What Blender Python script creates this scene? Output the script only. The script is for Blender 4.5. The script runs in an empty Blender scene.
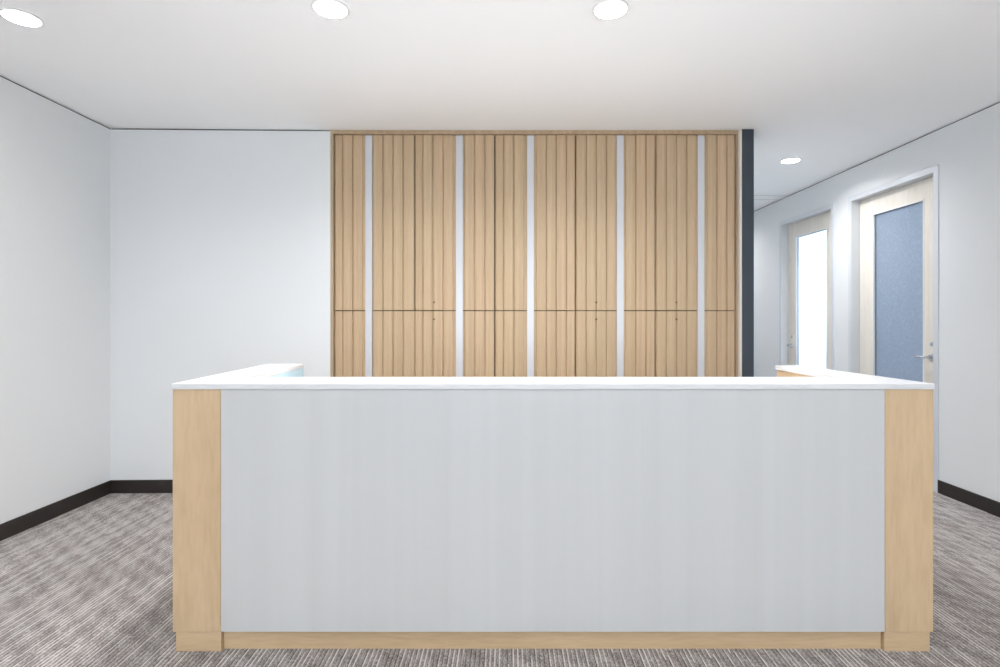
import bpy, bmesh, math, random
from mathutils import Vector, Matrix
random.seed(7)
sc = bpy.context.scene
C = sc.collection
PI = math.pi

# ------------------------------------------------------------------ camera
H_CAM = 1.3195
F = 542.0                      # focal length in pixels of the 1000 px wide frame
cam = bpy.data.cameras.new('camera')
cam.lens = F / 1000 * 36
cam.sensor_width = 36
cam.shift_x = -0.008
cam.shift_y = -0.0125
cam.clip_start = 0.05
co = bpy.data.objects.new('camera', cam)
co.location = (0, 0, H_CAM)
co.rotation_euler = (PI / 2, 0, 0)
C.objects.link(co)
sc.camera = co

# ------------------------------------------------------------------ world, exposure
w = bpy.data.worlds.new('sky'); sc.world = w
w.use_nodes = True
bg = w.node_tree.nodes['Background']
bg.inputs[0].default_value = (0.88, 0.94, 1.0, 1)
bg.inputs[1].default_value = 3.0
sc.view_settings.view_transform = 'Standard'
sc.view_settings.look = 'None'
sc.view_settings.exposure = -0.05
sc.view_settings.gamma = 1
sc.view_settings.use_curve_mapping = False
sc.cycles.max_bounces = 16
sc.cycles.diffuse_bounces = 12

E_DOWN = 15.0      # lamp power of the added corridor downlight
E_BACK = 7.0      # the added, unseen fill downlights behind the camera
E_WIN = 210.0      # fill light through the added window behind the camera
E_OFF = 450.0       # daylight in the far office

def area(name, loc, rot, sx, sy, power, col=(1, 1, 1), shape='RECTANGLE', spread=PI):
    l = bpy.data.lights.new(name, 'AREA')
    l.shape = shape; l.size = sx
    if shape == 'RECTANGLE': l.size_y = sy
    l.energy = power; l.color = col; l.spread = spread
    o = bpy.data.objects.new(name, l)
    o.location = loc; o.rotation_euler = rot
    C.objects.link(o)
    return o

E_DESK = 4.9       # each of the two uplights added inside the desk to brighten the ceiling
DESKFILL = [(-0.50, 2.80), (0.85, 2.80)]
for px_, py_ in DESKFILL:
    area('desk_uplight_glow', (px_, py_, 0.962), (PI, 0, 0), 1.0, 0.05, E_DESK, (0.95, 0.98, 1.0))

# fill by the added unseen window behind the camera; daylight by the office windows
area('window_daylight', (0.3, -3.75, 1.5), (PI / 2, 0, 0), 4.6, 2.0, E_WIN, (0.95, 0.98, 1.0))
area('far_office_daylight', (6.95, 6.5, 1.5), (PI / 2, 0, PI / 2), 2.2, 2.4, E_OFF, (0.88, 0.94, 1.0))
area('near_office_daylight', (6.95, 4.4, 1.5), (PI / 2, 0, PI / 2), 1.7, 2.4, 130, (0.72, 0.85, 1.0))

# ------------------------------------------------------------------ materials
def mat(name, col, rough=0.6, metal=0.0, spec=0.5, bump=0, bscale=200, var=0, vscale=3):
    m = bpy.data.materials.new(name); m.use_nodes = True
    nt = m.node_tree; b = nt.nodes['Principled BSDF']
    b.inputs['Base Color'].default_value = (*col, 1)
    b.inputs['Roughness'].default_value = rough
    b.inputs['Metallic'].default_value = metal
    b.inputs['Specular IOR Level'].default_value = spec
    tc = nt.nodes.new('ShaderNodeTexCoord')
    if var:
        n = nt.nodes.new('ShaderNodeTexNoise'); n.inputs['Scale'].default_value = vscale
        n.inputs['Detail'].default_value = 4
        nt.links.new(tc.outputs['Object'], n.inputs['Vector'])
        r = nt.nodes.new('ShaderNodeMixRGB'); r.blend_type = 'MIX'
        r.inputs[1].default_value = (*[c * (1 - var) for c in col], 1)
        r.inputs[2].default_value = (*[min(1, c * (1 + var)) for c in col], 1)
        nt.links.new(n.outputs['Fac'], r.inputs[0]); nt.links.new(r.outputs[0], b.inputs['Base Color'])
    if bump:
        n = nt.nodes.new('ShaderNodeTexNoise'); n.inputs['Scale'].default_value = bscale
        nt.links.new(tc.outputs['Object'], n.inputs['Vector'])
        bp = nt.nodes.new('ShaderNodeBump'); bp.inputs['Strength'].default_value = bump
        bp.inputs['Distance'].default_value = 0.002
        nt.links.new(n.outputs['Fac'], bp.inputs['Height']); nt.links.new(bp.outputs[0], b.inputs['Normal'])
    return m

def emis(name, col, s):
    m = bpy.data.materials.new(name); m.use_nodes = True
    b = m.node_tree.nodes['Principled BSDF']
    b.inputs['Base Color'].default_value = (*col, 1)
    b.inputs['Emission Color'].default_value = (*col, 1)
    b.inputs['Emission Strength'].default_value = s
    return m

def wood(name, c1, c2, c3, stretch=(14, 14, 0.9), scale=1.0, rough=0.45, grain=0.5, board=0.0):
    """straight-grained wood veneer; 'board' adds a tone change from one board to the next along x"""
    m = bpy.data.materials.new(name); m.use_nodes = True
    nt = m.node_tree; L = nt.links.new; b = nt.nodes['Principled BSDF']
    b.inputs['Roughness'].default_value = rough
    b.inputs['Specular IOR Level'].default_value = 0.35
    tc = nt.nodes.new('ShaderNodeTexCoord')
    mp = nt.nodes.new('ShaderNodeMapping'); mp.inputs['Scale'].default_value = stretch
    L(tc.outputs['Object'], mp.inputs['Vector'])
    n1 = nt.nodes.new('ShaderNodeTexNoise'); n1.inputs['Scale'].default_value = scale
    n1.inputs['Detail'].default_value = 5; n1.inputs['Roughness'].default_value = 0.6
    n1.inputs['Distortion'].default_value = 0.5
    L(mp.outputs[0], n1.inputs['Vector'])
    n2 = nt.nodes.new('ShaderNodeTexNoise'); n2.inputs['Scale'].default_value = scale * 9
    n2.inputs['Detail'].default_value = 3
    L(mp.outputs[0], n2.inputs['Vector'])
    r = nt.nodes.new('ShaderNodeValToRGB'); e = r.color_ramp.elements
    e[0].position = 0.3; e[0].color = (*c1, 1); e[1].position = 0.7; e[1].color = (*c3, 1)
    x = e.new(0.5); x.color = (*c2, 1)
    L(n1.outputs['Fac'], r.inputs[0])
    mx = nt.nodes.new('ShaderNodeMixRGB'); mx.blend_type = 'MULTIPLY'
    r2 = nt.nodes.new('ShaderNodeValToRGB'); e = r2.color_ramp.elements
    e[0].position = 0.35; e[0].color = (0.80, 0.76, 0.70, 1); e[1].position = 0.6; e[1].color = (1, 1, 1, 1)
    L(n2.outputs['Fac'], r2.inputs[0]); mx.inputs[0].default_value = grain
    L(r.outputs[0], mx.inputs[1]); L(r2.outputs[0], mx.inputs[2])
    out = mx.outputs[0]
    if board:
        sx = nt.nodes.new('ShaderNodeSeparateXYZ'); L(tc.outputs['Object'], sx.inputs[0])
        dv = nt.nodes.new('ShaderNodeMath'); dv.operation = 'MULTIPLY'; dv.inputs[1].default_value = 1 / 0.0784
        fl = nt.nodes.new('ShaderNodeMath'); fl.operation = 'FLOOR'
        L(sx.outputs[0], dv.inputs[0]); L(dv.outputs[0], fl.inputs[0])
        wn = nt.nodes.new('ShaderNodeTexWhiteNoise'); wn.noise_dimensions = '1D'
        L(fl.outputs[0], wn.inputs['W'])
        r3 = nt.nodes.new('ShaderNodeMixRGB')
        r3.inputs[1].default_value = (0.97, 0.98, 0.95, 1); r3.inputs[2].default_value = (1.03, 1.0, 0.99, 1)
        L(wn.outputs['Value'], r3.inputs[0])
        m2 = nt.nodes.new('ShaderNodeMixRGB'); m2.blend_type = 'MULTIPLY'; m2.inputs[0].default_value = board
        L(out, m2.inputs[1]); L(r3.outputs[0], m2.inputs[2]); out = m2.outputs[0]
    L(out, b.inputs['Base Color'])
    return m

def carpet_mat():
    """loop-pile carpet: fine lengthwise stripes that fade in staggered dashes"""
    m = bpy.data.materials.new('striated_carpet'); m.use_nodes = True
    nt = m.node_tree; L = nt.links.new; b = nt.nodes['Principled BSDF']
    b.inputs['Roughness'].default_value = 0.95; b.inputs['Specular IOR Level'].default_value = 0.1
    def M(op, a, c=None):
        n = nt.nodes.new('ShaderNodeMath'); n.operation = op
        for i, v in enumerate((a, c)):
            if v is None: continue
            if isinstance(v, (int, float)): n.inputs[i].default_value = v
            else: L(v, n.inputs[i])
        return n.outputs[0]
    tc = nt.nodes.new('ShaderNodeTexCoord')
    s = nt.nodes.new('ShaderNodeSeparateXYZ'); L(tc.outputs['Object'], s.inputs[0])
    X, Y = s.outputs[0], s.outputs[1]
    def W(x, y=None):
        n = nt.nodes.new('ShaderNodeTexWhiteNoise'); n.noise_dimensions = '1D' if y is None else '2D'
        if y is None: L(x, n.inputs['W'])
        else:
            c = nt.nodes.new('ShaderNodeCombineXYZ'); L(x, c.inputs[0]); L(y, c.inputs[1]); L(c.outputs[0], n.inputs['Vector'])
        return n.outputs['Value']
    def N(sx, sy, detail=2, rough=0.5):
        mp = nt.nodes.new('ShaderNodeMapping'); mp.inputs['Scale'].default_value = (sx, sy, 1); L(tc.outputs['Object'], mp.inputs['Vector'])
        n = nt.nodes.new('ShaderNodeTexNoise'); n.inputs['Scale'].default_value = 1; n.inputs['Detail'].default_value = detail
        n.inputs['Roughness'].default_value = rough; L(mp.outputs[0], n.inputs['Vector'])
        return M('SUBTRACT', n.outputs['Fac'], 0.5)
    # lengthwise ribs: a pale yarn, a dark one, and plain pile between
    u = M('DIVIDE', X, 0.018); cell = M('FLOOR', u); f = M('FRACT', u)
    seg = M('FLOOR', M('ADD', M('DIVIDE', Y, 0.21), M('MULTIPLY', W(cell), 7.0)))
    a = W(cell, seg)
    pale = M('MULTIPLY', M('LESS_THAN', f, 0.30), M('MULTIPLY', M('POWER', a, 1.5), 0.72))
    dark = M('MULTIPLY', M('GREATER_THAN', f, 0.72), M('MULTIPLY', M('SUBTRACT', 1.0, a), -0.34))
    # darker patches staggered from one rib group to the next
    blk = M('FLOOR', M('DIVIDE', X, 0.09))
    ramp = M('FRACT', M('ADD', M('DIVIDE', Y, 0.13), M('ADD', M('MULTIPLY', blk, 0.5), M('MULTIPLY', M('FRACT', M('DIVIDE', X, 0.09)), 0.9))))
    ramp = M('SUBTRACT', 1.0, M('MULTIPLY', M('ABSOLUTE', M('SUBTRACT', ramp, 0.5)), 2.0))
    v = M('ADD', M('ADD', pale, dark), M('ADD', M('MULTIPLY', M('SUBTRACT', ramp, 0.5), 0.17),
          M('ADD', M('MULTIPLY', N(210, 70, 3, 0.75), 1.9), M('MULTIPLY', N(3.0, 2.0), 0.10))))
    v = M('ADD', v, 0.44)
    r = nt.nodes.new('ShaderNodeValToRGB'); e = r.color_ramp.elements
    e[0].position = 0.05; e[0].color = (0.12, 0.104, 0.098, 1)
    e[1].position = 0.95; e[1].color = (0.72, 0.69, 0.665, 1)
    x = e.new(0.45); x.color = (0.32, 0.293, 0.28, 1)
    L(v, r.inputs[0])
    # slow tone change from tile to tile
    tl = nt.nodes.new('ShaderNodeTexNoise'); tl.inputs['Scale'].default_value = 1.1; L(tc.outputs['Object'], tl.inputs['Vector'])
    mt = nt.nodes.new('ShaderNodeMixRGB'); mt.inputs[1].default_value = (1.0, 0.94, 0.92, 1); mt.inputs[2].default_value = (0.96, 1.0, 1.02, 1)
    L(tl.outputs['Fac'], mt.inputs[0])
    mm = nt.nodes.new('ShaderNodeMixRGB'); mm.blend_type = 'MULTIPLY'; mm.inputs[0].default_value = 1
    L(r.outputs[0], mm.inputs[1]); L(mt.outputs[0], mm.inputs[2])
    L(mm.outputs[0], b.inputs['Base Color'])
    bp = nt.nodes.new('ShaderNodeBump'); bp.inputs['Strength'].default_value = 0.5; bp.inputs['Distance'].default_value = 0.003
    L(v, bp.inputs['Height']); L(bp.outputs[0], b.inputs['Normal'])
    return m

def glass_mat(name, col, trans, frost, bump=0.0, scale=60):
    """door glass: 'frost' of the light is scattered by a film, the rest passes"""
    m = bpy.data.materials.new(name); m.use_nodes = True
    nt = m.node_tree; L = nt.links.new
    nt.nodes.remove(nt.nodes['Principled BSDF']); out = nt.nodes['Material Output']
    tr = nt.nodes.new('ShaderNodeBsdfTranslucent'); tr.inputs[0].default_value = (*trans, 1)
    df = nt.nodes.new('ShaderNodeBsdfDiffuse'); df.inputs[0].default_value = (*col, 1)
    gl = nt.nodes.new('ShaderNodeBsdfGlossy'); gl.inputs['Roughness'].default_value = 0.12
    tp = nt.nodes.new('ShaderNodeBsdfTransparent'); tp.inputs[0].default_value = (0.95, 0.975, 0.99, 1)
    m1 = nt.nodes.new('ShaderNodeMixShader'); m1.inputs[0].default_value = 0.55
    L(df.outputs[0], m1.inputs[1]); L(tr.outputs[0], m1.inputs[2])
    m2 = nt.nodes.new('ShaderNodeMixShader'); m2.inputs[0].default_value = frost
    L(tp.outputs[0], m2.inputs[1]); L(m1.outputs[0], m2.inputs[2])
    m3 = nt.nodes.new('ShaderNodeMixShader'); m3.inputs[0].default_value = 0.06
    L(m2.outputs[0], m3.inputs[1]); L(gl.outputs[0], m3.inputs[2])
    L(m3.outputs[0], out.inputs[0])
    if bump:
        tc = nt.nodes.new('ShaderNodeTexCoord')
        n = nt.nodes.new('ShaderNodeTexVoronoi'); n.inputs['Scale'].default_value = scale
        L(tc.outputs['Object'], n.inputs['Vector'])
        mr = nt.nodes.new('ShaderNodeMixRGB')
        mr.inputs[1].default_value = (*[c * 0.88 for c in col], 1); mr.inputs[2].default_value = (*[min(1, c * 1.35) for c in col], 1)
        L(n.outputs['Distance'], mr.inputs[0]); L(mr.outputs[0], df.inputs[0])
        bp = nt.nodes.new('ShaderNodeBump'); bp.inputs['Strength'].default_value = bump; bp.inputs['Distance'].default_value = 0.002
        L(n.outputs['Distance'], bp.inputs['Height']); L(bp.outputs[0], df.inputs['Normal']); L(bp.outputs[0], gl.inputs['Normal'])
    return m

M_ = dict(
    wall=mat('white_paint', (0.74, 0.755, 0.765), 0.6, bump=0.08, bscale=350, var=0.01),
    ceil=mat('ceiling_paint', (0.93, 0.935, 0.94), 0.8, bump=0.05, bscale=300),
    gap=mat('dark_reveal', (0.03, 0.032, 0.034), 0.7),
    base=mat('dark_vinyl_base', (0.022, 0.017, 0.015), 0.45, var=0.15, vscale=20),
    carpet=carpet_mat(),
    slab=mat('solid_surface_white', (0.68, 0.68, 0.685), 0.3, spec=0.45, var=0.005),
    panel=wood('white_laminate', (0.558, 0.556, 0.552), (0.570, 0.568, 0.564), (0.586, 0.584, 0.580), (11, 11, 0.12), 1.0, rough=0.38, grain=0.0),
    blue=mat('pale_blue_laminate', (0.50, 0.68, 0.76), 0.35, var=0.08, vscale=14),
    maple=wood('maple_veneer', (0.56, 0.40, 0.245), (0.61, 0.44, 0.275), (0.66, 0.485, 0.31), (9, 9, 1.3), 0.9, grain=0.35),
    maple_h=wood('maple_veneer_lengthwise', (0.56, 0.40, 0.245), (0.61, 0.44, 0.275), (0.66, 0.485, 0.31), (1.3, 9, 12), 0.9, grain=0.35),
    oak=wood('rift_oak_slats', (0.485, 0.355, 0.228), (0.53, 0.395, 0.258), (0.575, 0.435, 0.29), (40, 40, 0.7), 1.0, grain=0.45, board=0.7),
    oak_dk=wood('oak_frame', (0.40, 0.29, 0.19), (0.45, 0.33, 0.22), (0.50, 0.38, 0.26), (20, 20, 0.7), 1.0, grain=0.5),
    carcass=mat('dark_cabinet_gap', (0.07, 0.045, 0.03), 0.8),
    strip=mat('satin_white_strip', (0.60, 0.61, 0.64), 0.22, spec=0.6),
    column=mat('slate_blue_paint', (0.034, 0.045, 0.060), 0.25, spec=0.6, var=0.05, vscale=4),
    edge=mat('pale_edge_trim', (0.70, 0.66, 0.60), 0.4),
    alu=mat('satin_aluminium', (0.66, 0.68, 0.71), 0.42, metal=0.15, var=0.02),
    chrome=mat('brushed_steel', (0.62, 0.64, 0.68), 0.22, metal=0.9),
    bronze=mat('dark_lock', (0.20, 0.13, 0.08), 0.4, metal=0.4),
    birch=wood('pale_birch_door', (0.72, 0.675, 0.60), (0.76, 0.72, 0.65), (0.80, 0.76, 0.70), (14, 14, 1.0), 0.9, grain=0.25),
    bead=mat('white_glazing_bead', (0.8, 0.8, 0.8), 0.4),
    gasket=mat('grey_gasket', (0.16, 0.18, 0.21), 0.5),
    film=glass_mat('blue_frosted_glass', (0.43, 0.49, 0.57), (0.46, 0.51, 0.58), 0.96, bump=0.5, scale=55),
    clear=glass_mat('lightly_frosted_glass', (0.85, 0.88, 0.9), (0.92, 0.95, 0.97), 0.6),
    lens=emis('lamp_lens', (1.0, 0.99, 0.97), 9.0),
    reflector=mat('white_reflector', (0.88, 0.88, 0.88), 0.3),
    office=mat('office_paint', (0.78, 0.83, 0.88), 0.7),
    blind=mat('roller_blind', (0.86, 0.88, 0.9), 0.7),
)

# ------------------------------------------------------------------ helpers
def box(bm, x0, x1, y0, y1, z0, z1):
    vs = [bm.verts.new((x, y, z)) for x in (x0, x1) for y in (y0, y1) for z in (z0, z1)]
    for f in ((0, 1, 3, 2), (4, 6, 7, 5), (0, 4, 5, 1), (2, 3, 7, 6), (0, 2, 6, 4), (1, 5, 7, 3)):
        bm.faces.new([vs[i] for i in f])

def prism(bm, pts, z0, z1):
    """upright prism over a footprint given anticlockwise"""
    a = [bm.verts.new((x, y, z0)) for x, y in pts]; b = [bm.verts.new((x, y, z1)) for x, y in pts]
    n = len(pts)
    for i in range(n): bm.faces.new((a[i], a[(i + 1) % n], b[(i + 1) % n], b[i]))
    bm.faces.new(b); bm.faces.new(list(reversed(a)))

def cyl(bm, p0, p1, r0, r1=None, n=20):
    p0, p1 = Vector(p0), Vector(p1); r1 = r0 if r1 is None else r1
    d = (p1 - p0); q = d.to_track_quat('Z', 'Y').to_matrix().to_4x4()
    g = bmesh.ops.create_cone(bm, cap_ends=True, segments=n, radius1=r0, radius2=r1, depth=d.length)
    bmesh.ops.transform(bm, verts=g['verts'], matrix=Matrix.Translation((p0 + p1) / 2) @ q)

def lathe(bm, prof, c, n=40):
    """revolve (r, z) profile about the vertical through c"""
    rings = []
    for r, z in prof:
        rings.append([bm.verts.new((c[0] + r * math.cos(2 * PI * i / n), c[1] + r * math.sin(2 * PI * i / n), c[2] + z)) for i in range(n)])
    for a, b in zip(rings, rings[1:]):
        for i in range(n): bm.faces.new((a[i], a[(i + 1) % n], b[(i + 1) % n], b[i]))

def obj(name, bm, m, parent=None, bevel=0, smooth=False, **props):
    bmesh.ops.recalc_face_normals(bm, faces=bm.faces)
    me = bpy.data.meshes.new(name); bm.to_mesh(me); bm.free()
    me.materials.append(m)
    if smooth:
        for p in me.polygons: p.use_smooth = True
        me.set_sharp_from_angle(angle=math.radians(35))
    o = bpy.data.objects.new(name, me); C.objects.link(o)
    if parent: o.parent = parent
    if bevel:
        b = o.modifiers.new('edge', 'BEVEL'); b.width = bevel; b.segments = 2; b.limit_method = 'ANGLE'
    for k, v in props.items(): o[k] = v
    return o

def rebase(o, p):
    """move the origin of a top-level mesh or part to p without moving its shape"""
    o.data.transform(Matrix.Translation(-Vector(p))); o.location = p

def bxo(name, b, m, parent=None, bevel=0, **props):
    bm = bmesh.new()
    for q in (b if isinstance(b, list) else [b]): box(bm, *q)
    return obj(name, bm, m, parent, bevel, **props)

def thing(name, loc=(0, 0, 0), **props):
    o = bpy.data.objects.new(name, None); C.objects.link(o); o.location = loc
    o.empty_display_size = 0.1
    for k, v in props.items(): o[k] = v
    return o

S = dict(kind='structure')

# ------------------------------------------------------------------ room
CEIL = 2.80
GAP = 0.011                    # dark shadow gap between walls and ceiling
XL, XR, YR, YE = -3.05, 3.31, -3.4, 9.2
XO = 6.6                       # outer wall of the offices
bxo('floor', (XL - 0.15, XO + .15, YR - 0.15, YE + 0.15, -0.08, 0), M_['carpet'], **S)

LAMPS = [(-2.375, 2.645), (-0.841, 2.569), (0.487, 2.573), (2.606, 5.0)]
FILL_LAMPS = [(-2.2, 0.9), (-0.7, 0.9), (0.8, 0.9), (2.3, 0.9), (-2.2, -1.0), (-0.7, -1.0), (0.8, -1.0), (2.3, -1.0), (2.6, 7.6), (2.3, 2.57)]  # added unseen downlights for fill, behind the camera and deep in the corridor
R_HOLE = 0.0745
KL = 0.94                      # size of a fitting against a 94 mm trim radius
def ceiling():
    bm = bmesh.new(); es = []
    def loop(pts):
        vs = [bm.verts.new((x, y, CEIL)) for x, y in pts]
        es.extend(bm.edges.new((vs[i], vs[(i + 1) % len(vs)])) for i in range(len(vs)))
    loop([(XL - .15, YR - .15), (XO + .15, YR - .15), (XO + .15, YE + .15), (XL - .15, YE + .15)])
    for x, y in LAMPS + FILL_LAMPS[:9]:
        loop([(x + R_HOLE * math.cos(2 * PI * i / 40), y + R_HOLE * math.sin(2 * PI * i / 40)) for i in range(40)])
    bmesh.ops.triangle_fill(bm, edges=es, use_beauty=True)
    r = bmesh.ops.extrude_face_region(bm, geom=bm.faces[:])
    bmesh.ops.translate(bm, verts=[g for g in r['geom'] if isinstance(g, bmesh.types.BMVert)], vec=(0, 0, 0.12))
    return obj('ceiling', bm, M_['ceil'], **S)
ceiling()
WT = CEIL - GAP
# left wall and its shadow gap
bxo('wall_left', (XL - .15, XL, YR, 4.75, 0, WT), M_['wall'], **S)
bxo('trim_1', (XL - .15, XL - .012, YR, 4.75, WT, CEIL), M_['gap'], **S)
# back wall: the white stretch left of the cabinets, then behind them
bm = bmesh.new()
prism(bm, [(XL, 4.158), (-1.376, 4.196), (-1.376, 4.62), (1.80, 4.62), (1.80, 4.75), (XL, 4.75)], 0, WT)
obj('wall_back', bm, M_['wall'], **S)
bm = bmesh.new()
prism(bm, [(XL, 4.170), (-1.376, 4.208), (-1.376, 4.62), (1.80, 4.62), (1.80, 4.75), (XL, 4.75)], WT, CEIL)
obj('trim_2', bm, M_['gap'], **S)
# wall between the room and the corridor, its end painted slate blue
bxo('wall_corridor', (1.806, 1.885, 4.36, YE, 0, CEIL), M_['wall'], **S)
bm = bmesh.new(); box(bm, 1.802, 1.897, 4.178, 4.36, 0, CEIL)
obj('column', bm, M_['column'], bevel=0.004, **S)
bxo('trim_3', (1.783, 1.802, 4.176, 4.20, 0, CEIL - 0.006), M_['edge'], **S)
bxo('wall_end', (1.885, XR, YE, YE + .15, 0, CEIL), M_['wall'], **S)
# rear wall with an opening for the added window
bxo('wall_rear', [(XL, -2.1, YR - .15, YR, 0, CEIL), (2.7, XR, YR - .15, YR, 0, CEIL), (-2.1, 2.7, YR - .15, YR, 0, 0.45), (-2.1, 2.7, YR - .15, YR, 2.55, CEIL)], M_['wall'], **S)
# right wall with two door openings
D = [(4.163, 5.261), (5.500, 6.600)]          # outer edges of the two door frames
ZT = 2.522
def right_wall(x0, x1, z1):
    b = []
    y = YR
    for a, c in D:
        b.append((x0, x1, y, a + .004, 0, z1)); b.append((x0, x1, a + .004, c - .004, ZT - .004, z1)); y = c - .004
    b.append((x0, x1, y, YE + .15, 0, z1))
    return b
bxo('wall_right', right_wall(XR, XR + .15, WT), M_['wall'], **S)
bxo('trim_4', (XR + .012, XR + .15, YR, YE, WT, CEIL), M_['gap'], **S)
# shallow joint across the corridor ceiling
bxo('trim_5', [(1.885, XR, 6.37, 6.382, CEIL - .004, CEIL), (1.885, XR, 6.60, 6.612, CEIL - .004, CEIL)], M_['alu'], **S)

# baseboards
BH, BT = 0.10, 0.012
bxo('baseboard_left', (XL, XL + BT, YR, 4.159, 0, BH), M_['base'], bevel=0.002, **S)
bm = bmesh.new(); prism(bm, [(XL + BT, 4.146), (-1.376, 4.184), (-1.376, 4.196), (XL + BT, 4.158)], 0, BH)
obj('baseboard_back', bm, M_['base'], bevel=0.002, **S)
for y0, y1 in ((YR, D[0][0]), (D[0][1], D[1][0]), (D[1][1], YE)):
    bxo('baseboard_right', (XR - BT, XR, y0, y1, 0, BH), M_['base'], bevel=0.002, **S)
bxo('baseboard_corridor', (1.885, 1.885 + BT, 4.36, YE, 0, BH), M_['base'], **S)

# offices behind the two doors, with their windows
bxo('wall_office', [(XR + .15, XO, 3.0, 3.1, 0, CEIL), (XR + .15, XO, 5.34, 5.42, 0, CEIL), (XR + .15, XO, 7.6, 7.7, 0, CEIL)], M_['office'], **S)
bxo('wall_outer', [(XO, XO + .15, 3.0, 7.7, 0, .35), (XO, XO + .15, 3.0, 7.7, 2.6, CEIL), (XO, XO + .15, 3.0, 3.6, .35, 2.6), (XO, XO + .15, 5.15, 5.6, .35, 2.6), (XO, XO + .15, 7.45, 7.7, .35, 2.6)], M_['office'], **S)

def window(n, axis, a0, a1, z0, z1, c, mull):
    """window unit set into a wall; axis 'x' runs along x at y=c, 'y' runs along y at x=c"""
    t = thing('window_%d' % n, (0, 0, 0), **S)
    fr, gl = [], []
    def q(u0, u1, d0, d1, w0, w1):
        return (u0, u1, c + d0, c + d1, w0, w1) if axis == 'x' else (c + d0, c + d1, u0, u1, w0, w1)
    k = .05
    fr += [q(a0, a1, 0, .06, z0, z0 + k), q(a0, a1, 0, .06, z1 - k, z1), q(a0, a0 + k, 0, .06, z0 + k, z1 - k), q(a1 - k, a1, 0, .06, z0 + k, z1 - k)]
    for u in mull: fr.append(q(u - .025, u + .025, 0.002, .058, z0 + k, z1 - k))
    bxo('window_frame', fr, M_['alu'], t)
    bxo('window_glass', q(a0 + k, a1 - k, .026, .032, z0 + k, z1 - k), M_['clear'], t)
    bxo('window_sill', q(a0, a1, -.06 if axis == 'y' else .06, 0.0 if axis == 'y' else .13, z0 - .0, z0 + .02), M_['slab'], t)
    return t
window(1, 'x', -2.1, 2.7, 0.45, 2.55, YR - .12, (-0.9, 0.3, 1.5))  # added unseen window that lets fill light in from behind the camera
window(2, 'y', 5.6, 7.45, 0.35, 2.6, XO + .05, (6.5,))
window(3, 'y', 3.6, 5.15, 0.35, 2.6, XO + .05, (4.4,))

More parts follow.
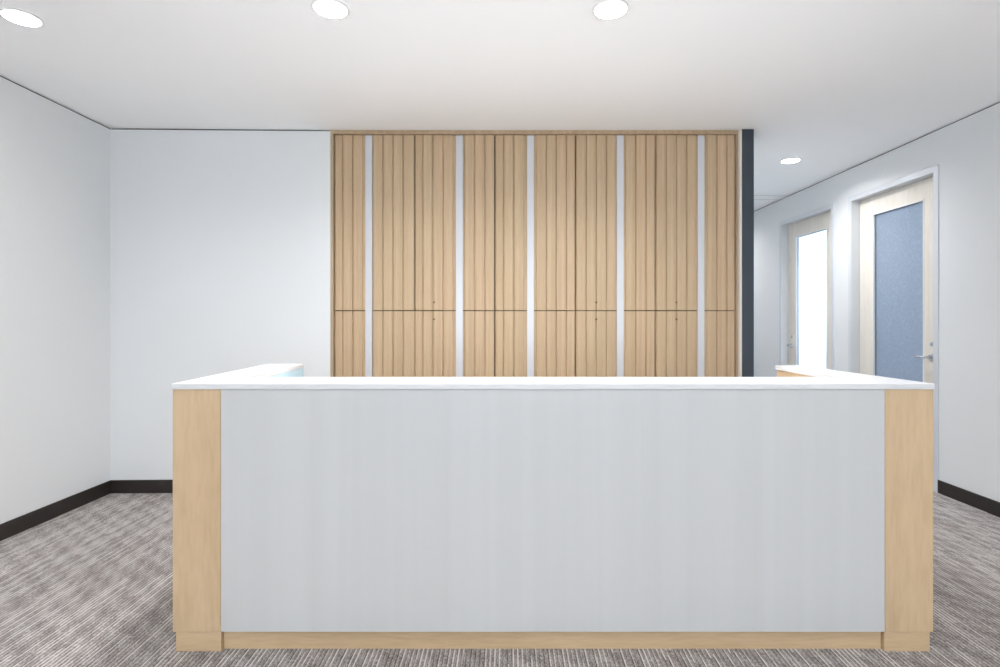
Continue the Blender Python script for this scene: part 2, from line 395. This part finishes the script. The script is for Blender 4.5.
# ------------------------------------------------------------------ doors
def door(n, y0, y1, handle_near, glass, leaf_m, handle_y):
    t = thing('door_%d' % n, (XR + .07, (y0 + y1) / 2, 0), **S)
    off = Vector((-(XR + .07), -(y0 + y1) / 2, 0))
    def P(name, b, m, par=None, bevel=0, **kw):
        b = [tuple(v + off[i // 2] for i, v in enumerate(q)) for q in (b if isinstance(b, list) else [b])]
        return bxo(name, b, m, par or t, bevel, **kw)
    fw = 0.048
    # frame: face, stop and reveal
    xf = XR - .008
    P('door_frame', [(xf, XR + .155, y0, y0 + fw, 0, ZT), (xf, XR + .155, y1 - fw, y1, 0, ZT), (xf, XR + .155, y0 + fw, y1 - fw, ZT - fw, ZT),
                     (XR + .122, XR + .152, y0 + fw, y0 + fw + .014, 0, ZT - fw), (XR + .122, XR + .152, y1 - fw - .014, y1 - fw, 0, ZT - fw),
                     (XR + .122, XR + .152, y0 + fw, y1 - fw, ZT - fw - .014, ZT - fw)], M_['alu'], bevel=.0015)
    a, c = y0 + fw + .004, y1 - fw - .004
    zt = ZT - fw - .004
    x0, x1 = XR + .072, XR + .116
    st = 0.19
    gy0, gy1, gz0, gz1 = a + st, c - st, 0.25, 2.31
    leaf = P('door_leaf', [(x0, x1, a, gy0, .01, zt), (x0, x1, gy1, c, .01, zt), (x0, x1, gy0, gy1, .01, gz0), (x0, x1, gy0, gy1, gz1, zt)], leaf_m)
    bw = .010
    P('glazing_bead', [(x0 - .004, x0 + .014, gy0, gy0 + bw, gz0, gz1), (x0 - .004, x0 + .014, gy1 - bw, gy1, gz0, gz1),
                       (x0 - .004, x0 + .014, gy0 + bw, gy1 - bw, gz0, gz0 + bw), (x0 - .004, x0 + .014, gy0 + bw, gy1 - bw, gz1 - bw, gz1)], M_['bead'], leaf)
    P('gasket', [(x0 + .010, x0 + .018, gy0 + bw, gy0 + bw + .006, gz0, gz1), (x0 + .010, x0 + .018, gy1 - bw - .006, gy1 - bw, gz0, gz1),
                 (x0 + .010, x0 + .018, gy0 + bw, gy1 - bw, gz1 - bw - .006, gz1 - bw)], M_['gasket'], leaf)
    P('glass_pane', (x0 + .018, x0 + .026, gy0 + .002, gy1 - .002, gz0 + .002, gz1 - .002), glass, label='pale blue patterned frosted glass' if n == 1 else 'bright lightly frosted glass')
    # lever handle, rose and lock
    hy, hz = handle_y, 1.03
    s = 1 if handle_near else -1
    xx = x0 + off.x
    hyo = hy + off.y
    bm = bmesh.new()
    cyl(bm, (xx - .010, hyo, hz), (xx, hyo, hz), .027, .029, 28)
    cyl(bm, (xx - .055, hyo, hz), (xx - .008, hyo, hz), .0105, n=16)
    pts = [(-.055, 0, 0), (-.060, .03, .002), (-.058, .075, .002), (-.052, .115, -.003)]
    rr = [.0115, .0105, .0095, .008]
    for (p, q, r0, r1) in zip(pts, pts[1:], rr, rr[1:]):
        cyl(bm, (xx + p[0], hyo + s * p[1], hz + p[2]), (xx + q[0], hyo + s * q[1], hz + q[2]), r0, r1, 14)
    for p, r0 in zip(pts, rr):
        g = bmesh.ops.create_uvsphere(bm, u_segments=14, v_segments=8, radius=r0 * 1.02)
        bmesh.ops.translate(bm, verts=g['verts'], vec=(xx + p[0], hyo + s * p[1], hz + p[2]))
    obj('lever_handle', bm, M_['chrome'], t, smooth=True, label='brushed steel lever handle')
    bm = bmesh.new()
    cyl(bm, (xx - .009, hyo, hz + .105), (xx, hyo, hz + .105), .016, .019, 24)
    cyl(bm, (xx - .013, hyo, hz + .105), (xx - .009, hyo, hz + .105), .008, n=16)
    box(bm, xx - .0142, xx - .0125, hyo - .001, hyo + .001, hz + .099, hz + .111)
    obj('lock_cylinder', bm, M_['chrome'], t, smooth=True)
    return t
door(1, *D[0], True, M_['film'], M_['birch'], 4.325)
door(2, *D[1], False, M_['clear'], M_['birch'], 6.455)

# ------------------------------------------------------------------ reception desk
YF = 2.160                     # front face
TOP, SL = 1.070, 0.023         # counter height, slab thickness
xa, xb = -1.336, -1.1455        # left post (front)
xc, xd = 1.503, 1.694          # right post (front)
YB = 2.419                     # back edge of the front counter
yl, yr_ = 3.167, 3.045         # ends of the left and right returns
lo, li = -1.400, -1.196        # left return: outer and inner edge at its end
ri, ro = 1.514 , 1.643         # right return
ri = 1.505
def lerp(a, b, y, y0, y1): return a + (b - a) * (y - y0) / (y1 - y0)
L_in_front = lerp(xb, li, YB, YF, yl)
desk = thing('reception_desk', (0.18, 2.4, 0), category='reception desk',
             label='large U-shaped reception desk with white front and maple corners on the striped carpet')
ofs = Vector((-0.18, -2.4, 0))
def D_(name, pts, z0, z1, m, par=None, bevel=0, **kw):
    bm = bmesh.new()
    prism(bm, [(x + ofs.x, y + ofs.y) for x, y in pts], z0, z1)
    return obj(name, bm, m, par or desk, bevel, **kw)
zb = TOP - SL
ov = .004
D_('counter_top', [(xa - ov, YF - ov), (xd + ov, YF - ov), (ro + ov, yr_), (ri - ov, yr_), (1.500, YB), (-1.168, YB), (li + ov, yl), (lo - ov, yl)], zb, TOP, M_['slab'], bevel=.002)
PL = .080
i = 0.003
# corner returns: veneered walls under the counter
lp = D_('end_panel', [(xa, YF), (xb, YF), (xb, YB - .02), (-1.160, YB - .02), (li - .002, yl - .004), (lo, yl - .004)], PL, zb, M_['maple'], label='maple veneer left corner and return')
rp = D_('end_panel', [(xc, YF), (xd, YF), (ro, yr_ - .004), (ri + .004, yr_ - .004), (1.506, YB - .02), (xc, YB - .02)], PL, zb, M_['maple'], label='maple veneer right corner and return')
D_('plinth', [(xa + .010, YF + .005), (xb - .0005, YF + .005), (xb - .001, YB - .02), (li - .02, yl - .02), (lo + .012, yl - .02)], 0, PL - .0006, M_['maple_h'])
D_('plinth', [(xc + .0005, YF + .005), (xd - .010, YF + .005), (ro - .012, yr_ - .02), (ri + .02, yr_ - .02), (xc + .001, YB - .02)], 0, PL - .0006, M_['maple_h'])
# front: white panel between the posts, recessed kick board, inner face
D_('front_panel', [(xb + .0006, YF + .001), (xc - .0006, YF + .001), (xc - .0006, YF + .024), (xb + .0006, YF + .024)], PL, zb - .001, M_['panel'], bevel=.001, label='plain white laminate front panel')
D_('core', [(xb + .002, YF + .0245), (xc - .002, YF + .0245), (xc - .002, YB - .02), (xb + .002, YB - .02)], PL, zb - .0005, M_['maple'])
D_('kick_board', [(xb + .0015, YF + .022), (xc - .0015, YF + .022), (xc - .0015, YB - .03), (xb + .0015, YB - .03)], 0, PL - .001, M_['maple_h'], label='recessed maple kick board')
D_('work_surface', [(-1.150, YB - .018), (1.502, YB - .018), (1.500, 3.0), (-1.186, 3.0)], .715, .740, M_['slab'], label='lower white work surface inside the desk')
# inner lining of the left return
D_('inner_lining', [(-1.159, YB - .015), (-1.153, YB - .015), (li + .0045, yl - .006), (li - .0015, yl - .006)], 0.02, zb - .001, M_['blue'], label='pale blue inner lining of the left return')

# ------------------------------------------------------------------ slatted cabinets
YD = 4.222                     # front of the slats
def px(x): return (x - 508) / F * YD
Z0, ZG, Z1 = 0.09, 1.400, 2.770
DOORX = [334.2, 414.6, 494.8, 575.5, 655.6, 735.4]
STRIP = [368.6, 459.3, 530.5, 620.4, 701.2]
G = .0036                      # half of the gap between doors
FR = 0.0262
def slats(bm, edges, z0, z1, yf, par_off):
    """vertical slats with chamfered flanks between the given edges, on a thin backing"""
    for a, b in edges:
        c = .0095; t = .012
        a += par_off[0]; b += par_off[0]; y0 = yf + par_off[1]
        prof = [(a + .0012, y0 + t + .008), (a + .0012, y0 + t), (a + c, y0), (b - c * .5, y0), (b - .0012, y0 + t * .9), (b - .0012, y0 + t + .008)]
        prism(bm, prof, z0, z1)
# grooves of each door column, left and right of its strip
GROOVE = [
    ([334.2, 342.4, 352.5, 362.8], [372.3, 382.6, 392.6, 402.8, 414.6]),
    ([414.6, 422.4, 432.4, 442.8, 453.2], [464.0, 474.2, 484.5, 494.8]),
    ([494.8, 503.2, 513.4, 524.2], [535.6, 546.0, 555.8, 566.0, 575.5]),
    ([575.5, 585.8, 595.8, 606.0, 614.8], [625.2, 635.4, 645.6, 655.6]),
    ([655.6, 666.0, 676.2, 686.4, 695.6], [706.6, 716.6, 726.6, 735.4]),
]
def segs(i, x0, x1, n):
    out = []
    for run in GROOVE[i]:
        e = [px(v) for v in run]
        if run is GROOVE[i][0]: e[0] = x0
        else: e[-1] = x1
        out += list(zip(e, e[1:]))
    return out
UNITS = [
    ((0, 1), 'double-width slatted oak cabinet beside the white wall, two doors over one', 'storage cabinet', (1,), 'A'),
    ((2,), 'slatted oak cabinet without a lock, between two cabinets with locks', 'storage cabinet', (), 'B'),
    ((3,), 'single slatted oak cabinet with two small locks, between two single cabinets', 'storage cabinet', (3,), 'C'),
    ((4,), 'slatted oak cabinet with two small locks, next to the slate blue column', 'storage cabinet', (4,), 'D'),
]
for cols, lab, cat, locks, _ in UNITS:
    X0, X1 = px(DOORX[cols[0]]), px(DOORX[cols[-1] + 1])
    cx = (X0 + X1) / 2
    t = thing('storage_cabinet', (cx, YD, 0), label=lab, category=cat, group='slatted oak wall cabinets')
    of = (-cx, -YD)
    bxo('cabinet_body', [(X0 - cx + .0005, X1 - cx - .0005, .024, .36, .0, Z1 - .002)], M_['carcass'], t)
    def make_door(name, ci, z0, z1, lk):
        xs0 = px(DOORX[ci[0]]) + (G if ci[0] else .0015); xs1 = px(DOORX[ci[-1] + 1]) - (G if ci[-1] < 4 else .0015)
        ed = []
        for c_ in ci:
            ed += segs(c_, max(xs0, px(DOORX[c_])), min(xs1, px(DOORX[c_ + 1])), 8)
        bm = bmesh.new(); slats(bm, ed, z0, z1, YD, of)
        d = obj(name, bm, M_['oak'], t)
        # backing behind the grooves, one board between each pair of strips
        cuts = [xs0] + [v for c_ in ci for v in (px(STRIP[c_]) - .0275, px(STRIP[c_]) + .0275)] + [xs1]
        t_b = .0118
        bb = [(cuts[k] - cx, cuts[k + 1] - cx, t_b, .0235, z0, z1) for k in range(0, len(cuts), 2)]
        bxo('groove_backing', bb, M_['oak'], d)
        for c_ in ci:
            if c_ in lk:
                xk = px(DOORX[c_] + (19.6 if c_ == 1 else 20.8)) - cx
                zk = ZG + .065 if z1 > 2 else ZG - .067
                bm = bmesh.new()
                cyl(bm, (xk, -.004, zk), (xk, .015, zk), .0085, n=20)
                box(bm, xk - .001, xk + .001, -.0048, -.003, zk - .004, zk + .004)
                obj('lock', bm, M_['bronze'], d, smooth=True)
        return d
    for c_ in cols: make_door('upper_door', (c_,), ZG + G, Z1 - .003, locks)
    make_door('lower_door', cols, Z0, ZG - G, locks)
    for c_ in cols:
        s = px(STRIP[c_]) - cx
        bxo('inlay_strip', (s - .0262, s + .0262, .003, .0225, Z0, Z1 - .003), M_['strip'], t, label='satin white vertical inlay strip')
    bxo('toe_kick', (X0 - cx + .0005, X1 - cx - .0005, .02, .0235, 0, Z0 - .003), M_['carcass'], t)
# oak surround: head and two sides
su = thing('cabinet_surround', (0.2, 4.2, 0), category='surround', label='thin oak frame around the whole row of slatted cabinets')
xs0, xs1 = px(DOORX[0]), px(DOORX[-1])
bxo('head_board', (xs0 - FR - .2, xs1 + FR - .2, 0.001, .40, Z1, CEIL - .001), M_['oak_dk'], su)
bxo('side_board', (xs0 - FR - .2, xs0 - .0006 - .2, .001, .40, 0, Z1 - .0005), M_['oak_dk'], su)
bxo('side_board', (xs1 + .0006 - .2, xs1 + FR - .2 - .012, .001, .40, 0, Z1 - .0005), M_['oak_dk'], su)

# ------------------------------------------------------------------ downlights
lab = ['round recessed ceiling light cut by the left edge of the photo',
       'round recessed ceiling light over the left half of the reception desk',
       'round recessed ceiling light over the right half of the reception desk',
       'small distant recessed ceiling light near the two glazed doors']
def make_downlight():
    t = thing('ceiling_light', (0, 0, CEIL), category='ceiling light', group='recessed ceiling lights', label=lab[1])
    bm = bmesh.new()
    lathe(bm, [(r * KL, z) for r, z in [(.0785, .0), (.094, .0), (.0945, -.003), (.088, -.0055), (.079, -.004), (.0765, .004), (.0785, .0)]], (0, 0, 0))
    obj('trim_ring', bm, M_['reflector'], t, smooth=True)
    bm = bmesh.new()
    lathe(bm, [(r * KL, z) for r, z in [(.0765, .003), (.071, .020), (.066, .034), (.064, .052), (.0665, .052), (.0685, .034), (.0735, .020), (.078, .003)]], (0, 0, 0))
    obj('reflector', bm, M_['reflector'], t, smooth=True)
    bm = bmesh.new()
    lathe(bm, [(r * KL, z) for r, z in [(.0001, .029), (.04, .030), (.066, .033), (.066, .037), (.0001, .037)]], (0, 0, 0))
    obj('lens', bm, M_['lens'], t, smooth=True, label='glowing lens')
    return t
def copy_tree(o):
    r = o.copy(); C.objects.link(r)
    for ch in [c for c in C.objects if c.parent == o]:
        d = ch.copy(); C.objects.link(d); d.parent = r
    return r
proto = make_downlight()
allL = [(p, l, e) for p, l, e in zip(LAMPS, lab, (7, 32, 44, 26))]
allL += [(p, 'round recessed ceiling light behind the photographer', E_BACK) for p in FILL_LAMPS[:8]]
allL += [(FILL_LAMPS[8], 'recessed ceiling light deep in the corridor beyond the slate blue column', E_DOWN)]
for k, (p, l, e) in enumerate(allL):
    o = proto if k == 0 else copy_tree(proto)
    o.location = (p[0], p[1], CEIL); o['label'] = l
    area('ceiling_light_beam', (p[0], p[1], CEIL + .026), (0, 0, 0), .12, .12, e, (0.99, 0.99, 1.0), 'DISK', math.radians(165))

# ------------------------------------------------------------------ added fill uplights, hidden on the work surface
def make_fill_uplight():
    t = thing('desk_uplight', (0, 0, .7402), category='desk light', group='uplights inside the desk', label='')
    bxo('housing', [(-.52, .52, -.035, -.029, .20, .245), (-.52, .52, .029, .035, .20, .245), (-.52, .52, -.029, .029, .20, .206),
                    (-.52, -.514, -.029, .029, .206, .245), (.514, .52, -.029, .029, .206, .245)], M_['alu'], t, bevel=.001)
    for sx in (-1, 1):
        bm = bmesh.new(); cyl(bm, (sx * .4, 0, .008), (sx * .4, 0, .2), .009, n=16); cyl(bm, (sx * .4, 0, 0), (sx * .4, 0, .008), .05, n=28)
        obj('stand', bm, M_['alu'], t, smooth=True)
    return t
dl = make_fill_uplight()
for k, (x, y) in enumerate(DESKFILL):
    o = dl if k == 0 else copy_tree(dl)
    o.location = (x, y, .7402)
    o['label'] = 'slim aluminium uplight hidden behind the counter, on the %s of the desk' % ('left half' if k == 0 else 'right half')
